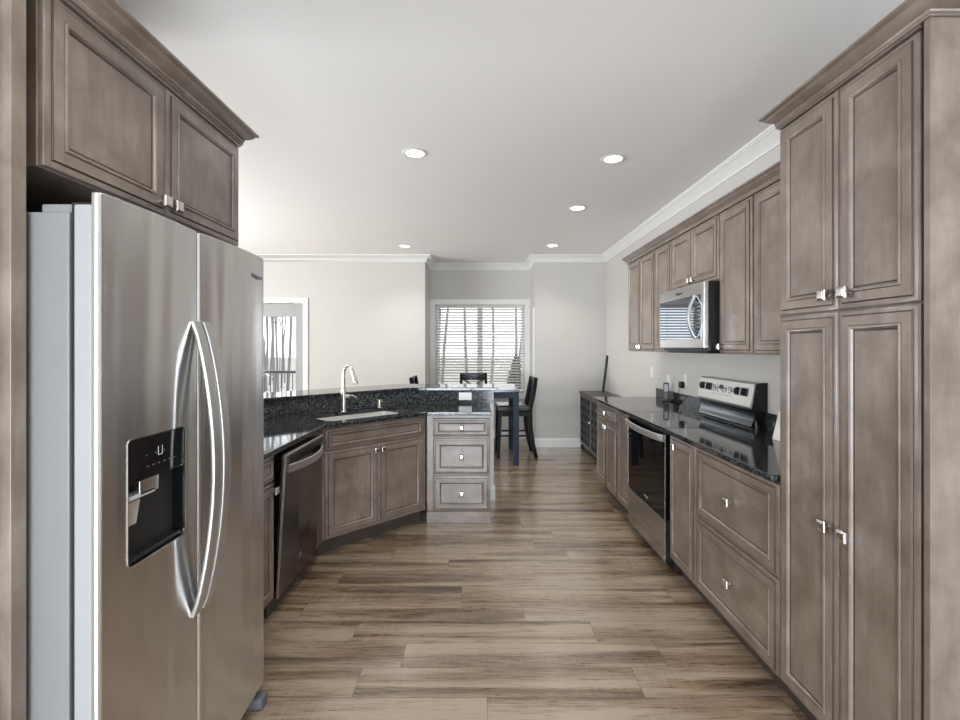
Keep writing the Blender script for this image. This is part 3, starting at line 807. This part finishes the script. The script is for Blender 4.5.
for par, x in ((fd, .372), (rd, .428)):
    bm = NB(); pts = []
    for i in range(25):
        t = i/24; z = .625 + t*(1.535-.625); b = math.sin(PI*t)**.75 if 0 < t < 1 else 0
        pts.append((x, -.004 - .066*b, z))
    sweep3(bm, pts, rrect(.042, .014, .005, 3), (0, -1, 0))
    obj('handle', bm, 'handle', par, 40)
text('brand_lettering', 'Whirlpool', .024, (FW-.092, -.0072, 1.735), 'footgray', rd)
bm = NB(); box(bm, .015, .075, .062, .15, 1.775, 1.797, .004); obj('hinge_cover', bm, 'fridge_side', fr)
bm = NB(); box(bm, FW-.075, FW-.015, .062, .15, 1.775, 1.797, .004); obj('hinge_cover', bm, 'fridge_side', fr)
bm = NB(); box(bm, .01, FW-.01, .03, .08, .015, .072, .003); obj('toe_grille', bm, 'black', fr)
for a in (.02, FW-.075):
    bm = NB(); box(bm, a, a+.06, -.022, .06, .0, .048, .012); obj('foot_cover', bm, 'footgray', fr)

# ------------------------------------------------------------------ dishwasher (door slightly ajar)
dw = thing('dishwasher', 'stainless dishwasher with its door slightly ajar', 'dishwasher', (-1.083, 2.573, 0), R_L)
DWW = .604
bm = NB(); box(bm, .004, DWW-.004, .045, .58, .10, .885); obj('tub', bm, 'black', dw)
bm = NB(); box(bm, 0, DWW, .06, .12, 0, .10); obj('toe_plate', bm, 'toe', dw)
TILT = Matrix.Translation((0, 0, .105)) @ Matrix.Rotation(math.radians(3.3), 4, 'X') @ Matrix.Translation((0, 0, -.105))
def tilt(bm): bmesh.ops.transform(bm, matrix=TILT, verts=bm.verts[:]); return bm
bm = NB(); box(bm, .002, DWW-.002, 0, .028, .105, .878, .003); dd = obj('door', tilt(bm), 'steel_dark_refl', dw)
bm = NB(); box(bm, -.0005, .0025, -.0015, .012, .106, .877, .0006); box(bm, .0025, DWW-.002, -.0012, .01, .868, .8785, .001); obj('door_trim', tilt(bm), 'handle', dd)
bm = NB(); pts = []
for i in range(21):
    t = i/20; pts.append((.025 + t*(DWW-.05), -.004 - .052*math.sin(PI*t)**.8, .800 + .0*t))
sweep3(bm, pts, rrect(.012, .044, .004, 3), (0,0,1)); obj('handle', tilt(bm), 'handle', dd)
bm = NB(); box(bm, .06, DWW-.06, -.0014, 0, .815, .862, .0004); obj('handle_pocket', tilt(bm), 'black', dd)
bm = NB(); a = [bm.verts.new(p) for p in ((.288,-.0015,.205), (.316,-.0015,.21), (.312,-.0015,.232))]; b = [bm.verts.new((v.co.x, 0, v.co.z)) for v in a]
bm.faces.new(a); bm.faces.new(b)
for i in range(3): bm.faces.new((a[i], a[(i+1)%3], b[(i+1)%3], b[i]))
obj('badge', tilt(bm), 'chrome', dd)

# ------------------------------------------------------------------ range
rg = thing('range', 'stainless freestanding electric range with black glass top in the right counter', 'stove', (1.18, 3.829, .009), R_R)
RW = .765
bm = NB(); box(bm, .002, RW-.002, .045, .64, .07, .905, .002); obj('body', bm, 'black', rg)
bm = NB(); box(bm, .03, RW-.03, .07, .60, 0, .07); obj('toe_base', bm, 'inside', rg)
bm = NB(); box(bm, .003, RW-.003, .004, .044, .072, .335, .001); sd = obj('storage_drawer', bm, 'black', rg)
bm = NB(); box(bm, .002, RW-.002, 0, .004, .072, .335, .0015); obj('drawer_front', bm, 'steel_mid', sd)
bm = NB(); box(bm, .003, RW-.003, .002, .044, .342, .893, .003); od = obj('oven_door', bm, 'glossdoor', rg)
for a in (0, RW-.004):
    bm = NB(); box(bm, a, a+.004, .0005, .003, .342, .893, .0004); obj('door_side_trim', bm, 'steel_lt', od)
bm = NB(); pts = []
for i in range(21):
    t = i/20; pts.append((.008 + t*(RW-.016), -.006 - .045*math.sin(PI*t)**.6, .862))
sweep3(bm, pts, rrect(.014, .044, .005, 3), (0,0,1)); obj('handle', bm, 'handle', od)
text('brand_lettering', 'Whirlpool', .018, (RW/2+.03, .0012, .385), 'marks', od)
bm = NB(); box(bm, 0, RW, -.010, .60, .905, .9155, .002); obj('cooktop_trim', bm, 'black', rg)
bm = NB(); box(bm, .001, RW-.001, -.008, .575, .9156, .931, .003); ck = obj('glass_cooktop', bm, 'gloss', rg)
for x, y, r in ((.20,.16,.10), (.57,.16,.115), (.20,.42,.085), (.57,.42,.085), (.385,.29,.06)):
    bm = NB(); n = 40
    A = [bm.verts.new((x+r*math.cos(2*PI*i/n), y+r*math.sin(2*PI*i/n), .9313)) for i in range(n)]
    B = [bm.verts.new((x+(r-.003)*math.cos(2*PI*i/n), y+(r-.003)*math.sin(2*PI*i/n), .9313)) for i in range(n)]
    for i in range(n): bm.faces.new((A[i], A[(i+1)%n], B[(i+1)%n], B[i]))
    obj('burner_ring', bm, mat('burner_print', (.05,.05,.055), .3), ck)
bm = NB(); extrude_x(bm, [(.585,.92), (.585,1.06), (.555,1.055), (.548,1.065), (.575,1.205), (.585,1.217), (.655,1.217), (.655,.92)], .012, RW-.004); bg = obj('backguard', bm, 'panel', rg, 50)
bm = NB(); extrude_x(bm, [(.586,.925), (.556,.935), (.558,.950), (.572,.975), (.576,1.0), (.568,1.03), (.556,1.045), (.560,1.053), (.586,1.053)], .016, RW-.008); obj('lower_band', bm, 'bandmetal', bg, 60)
bm = NB(); extrude_x(bm, [(.60,.92), (.557,1.055), (.560,1.07), (.583,1.205), (.592,1.214), (.656,1.219), (.656,.92)], RW-.0038, RW+.0005); obj('end_cap', bm, 'black', bg)
F0 = Vector((.548, 1.065)); F1 = Vector((.575, 1.205)); FD = (F1-F0).normalized(); FN = Vector((-FD.y, FD.x))
def fbox(bm, x0, x1, s0, s1, h0, h1, bev=0):
    vs = box(bm, x0, x1, h0, h1, s0, s1, bev)
    for v in vs:
        p = F0 + FD*v.co.z + FN*v.co.y; v.co.y, v.co.z = p.x, p.y
def flathe(bm, x, s, prof, n=20):
    vs = lathe(bm, prof, (x, 0, s), n, 'Y')
    for v in vs:
        p = F0 + FD*v.co.z + FN*v.co.y; v.co.y, v.co.z = p.x, p.y
for a, b in ((.028, .112), (.124, .222), (.546, .606), (.618, .705)):
    bm = NB(); fbox(bm, a, b, .060, .114, 0, .0015, .0005); p = obj('knob_panel', bm, 'ink', bg)
for x in (.070, .172, .576, .660):
    bm = NB(); flathe(bm, x, .087, [(.022,.001),(.022,.006),(.018,.010),(.016,.026),(.013,.028)]); k = obj('control_knob', bm, 'black', bg)
    bm = NB(); fbox(bm, x-.003, x+.003, .068, .106, .024, .031, .001); obj('knob_grip', bm, 'handle', k)
bm = NB(); rnd = random.Random(3)
for i in range(8):
    x = .232 + i*.037
    fbox(bm, x, x+.004, .058, .112, 0, .001) if i % 3 else fbox(bm, x, x+.020, .100, .106, 0, .001)
    fbox(bm, x+.006, x+.022, .060+.012*(i % 2), .066+.012*(i % 2), 0, .001)
    fbox(bm, x+.008, x+.013, .078, .098, 0, .001); fbox(bm, x+.018, x+.024, .086, .094, 0, .001)
    fbox(bm, x+.004, x+.018, .040, .044, 0, .001)
obj('keypad_marks', bm, 'ink', bg)
bm = NB(); fbox(bm, .330, .385, .084, .112, 0, .0015); obj('clock_display', bm, 'ink', bg)

# ------------------------------------------------------------------ microwave
mw = thing('microwave', 'stainless over-the-range microwave mounted under the short wall cabinet', 'microwave', (1.402, 3.744, 0), R_R)
MW = .741
bm = NB(); box(bm, .004, MW-.001, .032, .43, 1.43, 1.872, .002); obj('body', bm, 'black', mw)
bm = NB(); box(bm, .05, MW-.05, .04, .40, 1.415, 1.43, .004); obj('vent_grille', bm, 'black', mw)
bm = NB(); box(bm, .0, MW, .0, .031, 1.448, 1.870, .006); md = obj('door', bm, 'steel_lt', mw)
bm = NB(); box(bm, .012, .700, -.0015, .001, 1.510, 1.795, .0005); obj('window_glass', bm, 'mirror', md)
bm = NB(); pts = []
for i in range(21):
    t = i/20; pts.append((.622, -.002 - .045*math.sin(PI*t)**.8, 1.515 + t*.275))
sweep3(bm, pts, rrect(.026, .014, .004, 3), (0,-1,0)); obj('handle', bm, 'handle', md)
bm = NB()
for j in range(9):
    for i in range(2): box(bm, .655+i*.02, .665+i*.02, -.0022, -.0015, 1.53+j*.026, 1.537+j*.026)
obj('keypad_marks', bm, 'marks', md)
text('brand_lettering', 'Whirlpool', .026, (.36, -.0006, 1.83), 'ink', md)

# ------------------------------------------------------------------ dining table and stools
TX0, TX1, TY0, TY1, TZ = -.64, .475, 5.90, 6.90, .930
tb = thing('dining_table', 'dark counter-height dining table with square legs behind the peninsula', 'table', ((TX0+TX1)/2, (TY0+TY1)/2, 0))
hx, hy = (TX1-TX0)/2, (TY1-TY0)/2
bm = NB(); box(bm, -hx-.01, hx+.01, -hy-.01, hy+.01, TZ-.030, TZ, .004); obj('tabletop', bm, 'tabletop', tb)
bm = NB()
for s_ in (-1, 1): box(bm, -hx+.06, hx-.06, s_*(hy-.03)-.011, s_*(hy-.03)+.011, TZ-.105, TZ-.031); box(bm, s_*(hx-.03)-.011, s_*(hx-.03)+.011, -hy+.042, hy-.042, TZ-.105, TZ-.031)
obj('apron', bm, 'navy', tb)
for sx in (-1, 1):
    for sy in (-1, 1):
        bm = NB(); box(bm, sx*(hx-.03)-.035, sx*(hx-.03)+.035, sy*(hy-.03)-.035, sy*(hy-.03)+.035, 0, TZ-.031, .003); obj('leg', bm, 'navy', tb)
def stool():
    t = thing('counter_stool', 'black counter stool with cross back tucked at the right table side', 'stool', (0,0,0), 0, None)
    # local: front is -y, back is +y
    sw, sd, sh = .21, .21, .66
    bm = NB()
    box(bm, -sw-.005, sw+.005, -sd-.015, sd, sh-.055, sh+.03, .02, seg=3); obj('seat', bm, 'leather', t)
    bm = NB(); box(bm, -sw+.01, sw-.01, -sd+.01, sd-.01, sh-.115, sh-.056, .003); obj('seat_frame', bm, 'espresso', t)
    for s_ in (-1, 1):
        bm = NB(); sweep3(bm, [(s_*(sw-.02), -sd+.02, sh-.04), (s_*(sw-.018), -sd+.01, .30), (s_*(sw-.012), -sd-.005, 0)], rrect(.046,.046,.004,2), (0,1,0), scale=[1,.95,.75]); obj('leg', bm, 'espresso', t)
        bm = NB(); sweep3(bm, [(s_*(sw-.02), sd+.072, 1.055), (s_*(sw-.02), sd+.05, .92), (s_*(sw-.02), sd+.02, .76), (s_*(sw-.02), sd-.01, .62), (s_*(sw-.018), sd-.005, .42), (s_*(sw-.012), sd+.03, .18), (s_*(sw-.008), sd+.075, 0)], rrect(.042,.062,.006,2), (0,1,0), scale=[.85,1,1,1,1,.9,.78]); obj('leg', bm, 'espresso', t)
    bm = NB(); pts = [(-sw+.02 + i*(2*sw-.04)/8, sd+.064+.018*math.sin(PI*i/8), 1.0) for i in range(9)]
    sweep3(bm, pts, rrect(.022,.105,.006,3), (0,0,1)); obj('top_rail', bm, 'leather', t)
    bm = NB(); pts = [(-sw+.02 + i*(2*sw-.04)/8, sd+.03+.015*math.sin(PI*i/8), .765) for i in range(9)]
    sweep3(bm, pts, rrect(.02,.04,.004,2), (0,0,1)); obj('lower_rail', bm, 'espresso', t)
    bm = NB()
    for s_ in (-1, 1): sweep3(bm, [(s_*-.165, sd+.045, .78), (s_*-.06, sd+.055, .84), (0, sd+.062, .87), (s_*.06, sd+.064, .90), (s_*.165, sd+.068, .96)], rrect(.016,.028,.003,2), (0,1,0))
    obj('cross_splat', bm, 'espresso', t)
    for (a, b, z) in (((-sw+.02, -sd+.005), (sw-.02, -sd+.005), .25), ((-sw+.02, sd+.02), (sw-.02, sd+.02), .32), ((-sw+.018, -sd+.01), (-sw+.015, sd+.02), .29), ((sw-.018, -sd+.01), (sw-.015, sd+.02), .29)):
        bm = NB(); sweep3(bm, [(*a, z), (*b, z)], rrect(.016,.026,.003,2), (0,0,1)); obj('stretcher', bm, 'espresso', t)
    return t
st = stool()
st.location = (.445, 6.50, 0); st.rotation_euler = (0, 0, -PI/2 + .05)
dup(st, (-.10, 7.12, 0), 0, 'black counter stool facing forward, its top rail against the window blind')
dup(st, (-.63, 6.55, 0), PI/2, 'black counter stool on the left of the table, only its backrest top above the bar')

# ------------------------------------------------------------------ console with lattice doors
cs = thing('console_cabinet', 'low dark console cabinet with lattice doors in the far right corner', 'cabinet', (1.45, 6.95, 0), R_R)
CL, CD, CH = 1.30, .375, .82
bm = NB(); box(bm, -.005, CL+.005, -.012, CD, CH-.028, CH, .003); obj('top', bm, 'console', cs)
bm = NB(); box(bm, 0, CL, .022, CD-.005, .05, CH-.029, .002); obj('body', bm, 'black', cs)
for a in (0, CL-.05):
    for b in (.0, CD-.06):
        bm = NB(); box(bm, a, a+.05, b+.004, b+.054, 0, .05, .003); obj('leg', bm, 'console', cs)
for k in range(2):
    x0 = .005 + k*.648; x1 = x0 + .642
    bm = NB()
    for (a, b, c_, d_) in ((x0,x0+.04,.08,.785), (x1-.04,x1,.08,.785), (x0+.04,x1-.04,.08,.12), (x0+.04,x1-.04,.745,.785)): box(bm, a, b, 0, .02, c_, d_, .002)
    d = obj('door', bm, 'console', cs)
    bm = NB(); n = 20; rr = .072
    for i in range(4):
        for j in range(6):
            cx_ = x0+.321+(i-1.5)*.140; cz = .4325+(j-2.5)*.110
            ring = [(cx_+rr*math.cos(2*PI*q/n)*(1.15), .010, cz+rr*math.sin(2*PI*q/n)) for q in range(n)]
            for q in range(n):
                sweep3(bm, [ring[q], ring[(q+1)%n]], rrect(.015,.012,.001,1), (0,1,0))
    for v in bm.verts:
        v.co.x = min(max(v.co.x, x0+.035), x1-.035); v.co.z = min(max(v.co.z, .115), .75)
    obj('lattice', bm, 'console', d)
    bm = NB(); lathe(bm, [(.005,0),(.005,-.012),(.011,-.016),(.009,-.024)], ((x0+.02) if k else (x1-.02), 0, .46), 12, 'Y'); obj('knob', bm, 'nickel', d)
root = thing('leaning_rod', 'slim black rod leaning in the corner on the dark console', 'rod', (1.765, 6.88, CH), 0)
bm = NB(); sweep3(bm, [(0,0,0), (.030,.0,.25), (.060,0,.515)], rrect(.032,.020,.004,2), (0,1,0)); obj('rod_body', bm, 'ink', root)

# ------------------------------------------------------------------ recessed ceiling lights
def can():
    t = thing('recessed_ceiling_light', 'x', 'ceiling light', (0,0,H), 0)
    bm = NB(); n = 32; prev = None
    for r, z in ((.058,.0), (.066,-.006), (.082,-.005), (.088,0)):
        q = [bm.verts.new((r*math.cos(2*PI*i/n), r*math.sin(2*PI*i/n), z)) for i in range(n)]
        if prev:
            for i in range(n): bm.faces.new((prev[i], prev[(i+1)%n], q[(i+1)%n], q[i]))
        prev = q
    obj('trim_ring', bm, 'white', t)
    bm = NB(); lathe(bm, [(.062,-.001),(.060,-.004)], (0,0,0), 32); obj('lens', bm, 'lamp', t)
    return t
labels = [((-.447, 3.30), 'lit round recessed ceiling light, large one above the sink side'),
          ((.943, 3.40), 'lit round recessed ceiling light, nearest on the wall cabinet side'),
          ((.935, 4.60), 'lit round recessed ceiling light, middle of the row nearest the wall cabinets'),
          ((-.99, 6.33), 'lit round recessed ceiling light near the far wall, left of the window recess'),
          ((.952, 6.30), 'lit round recessed ceiling light near the far wall, farthest in the cabinet side row'),
          ((-.45, 1.1), 'lit round recessed ceiling light over the refrigerator aisle'),
          ((.55, .2), 'lit round recessed ceiling light over the near kitchen floor'),
          ((-3.2, 3.6), 'lit round recessed ceiling light over the living room floor')]
first = can()
for i, ((x, y), lb) in enumerate(labels):
    if i == 0: c = first; c.location = (x, y, H); c['label'] = lb
    else: c = dup(first, (x, y, H), 0, lb)
    l = bpy.data.lights.new('can_light', 'SPOT'); l.energy = CAN_POWER*4; l.spot_size = math.radians(118); l.spot_blend = .9; l.shadow_soft_size = .06
    l.color = (1, .96, .90)
    lo = bpy.data.objects.new('can_light', l); COL.objects.link(lo); lo.location = (x, y, H-.02)
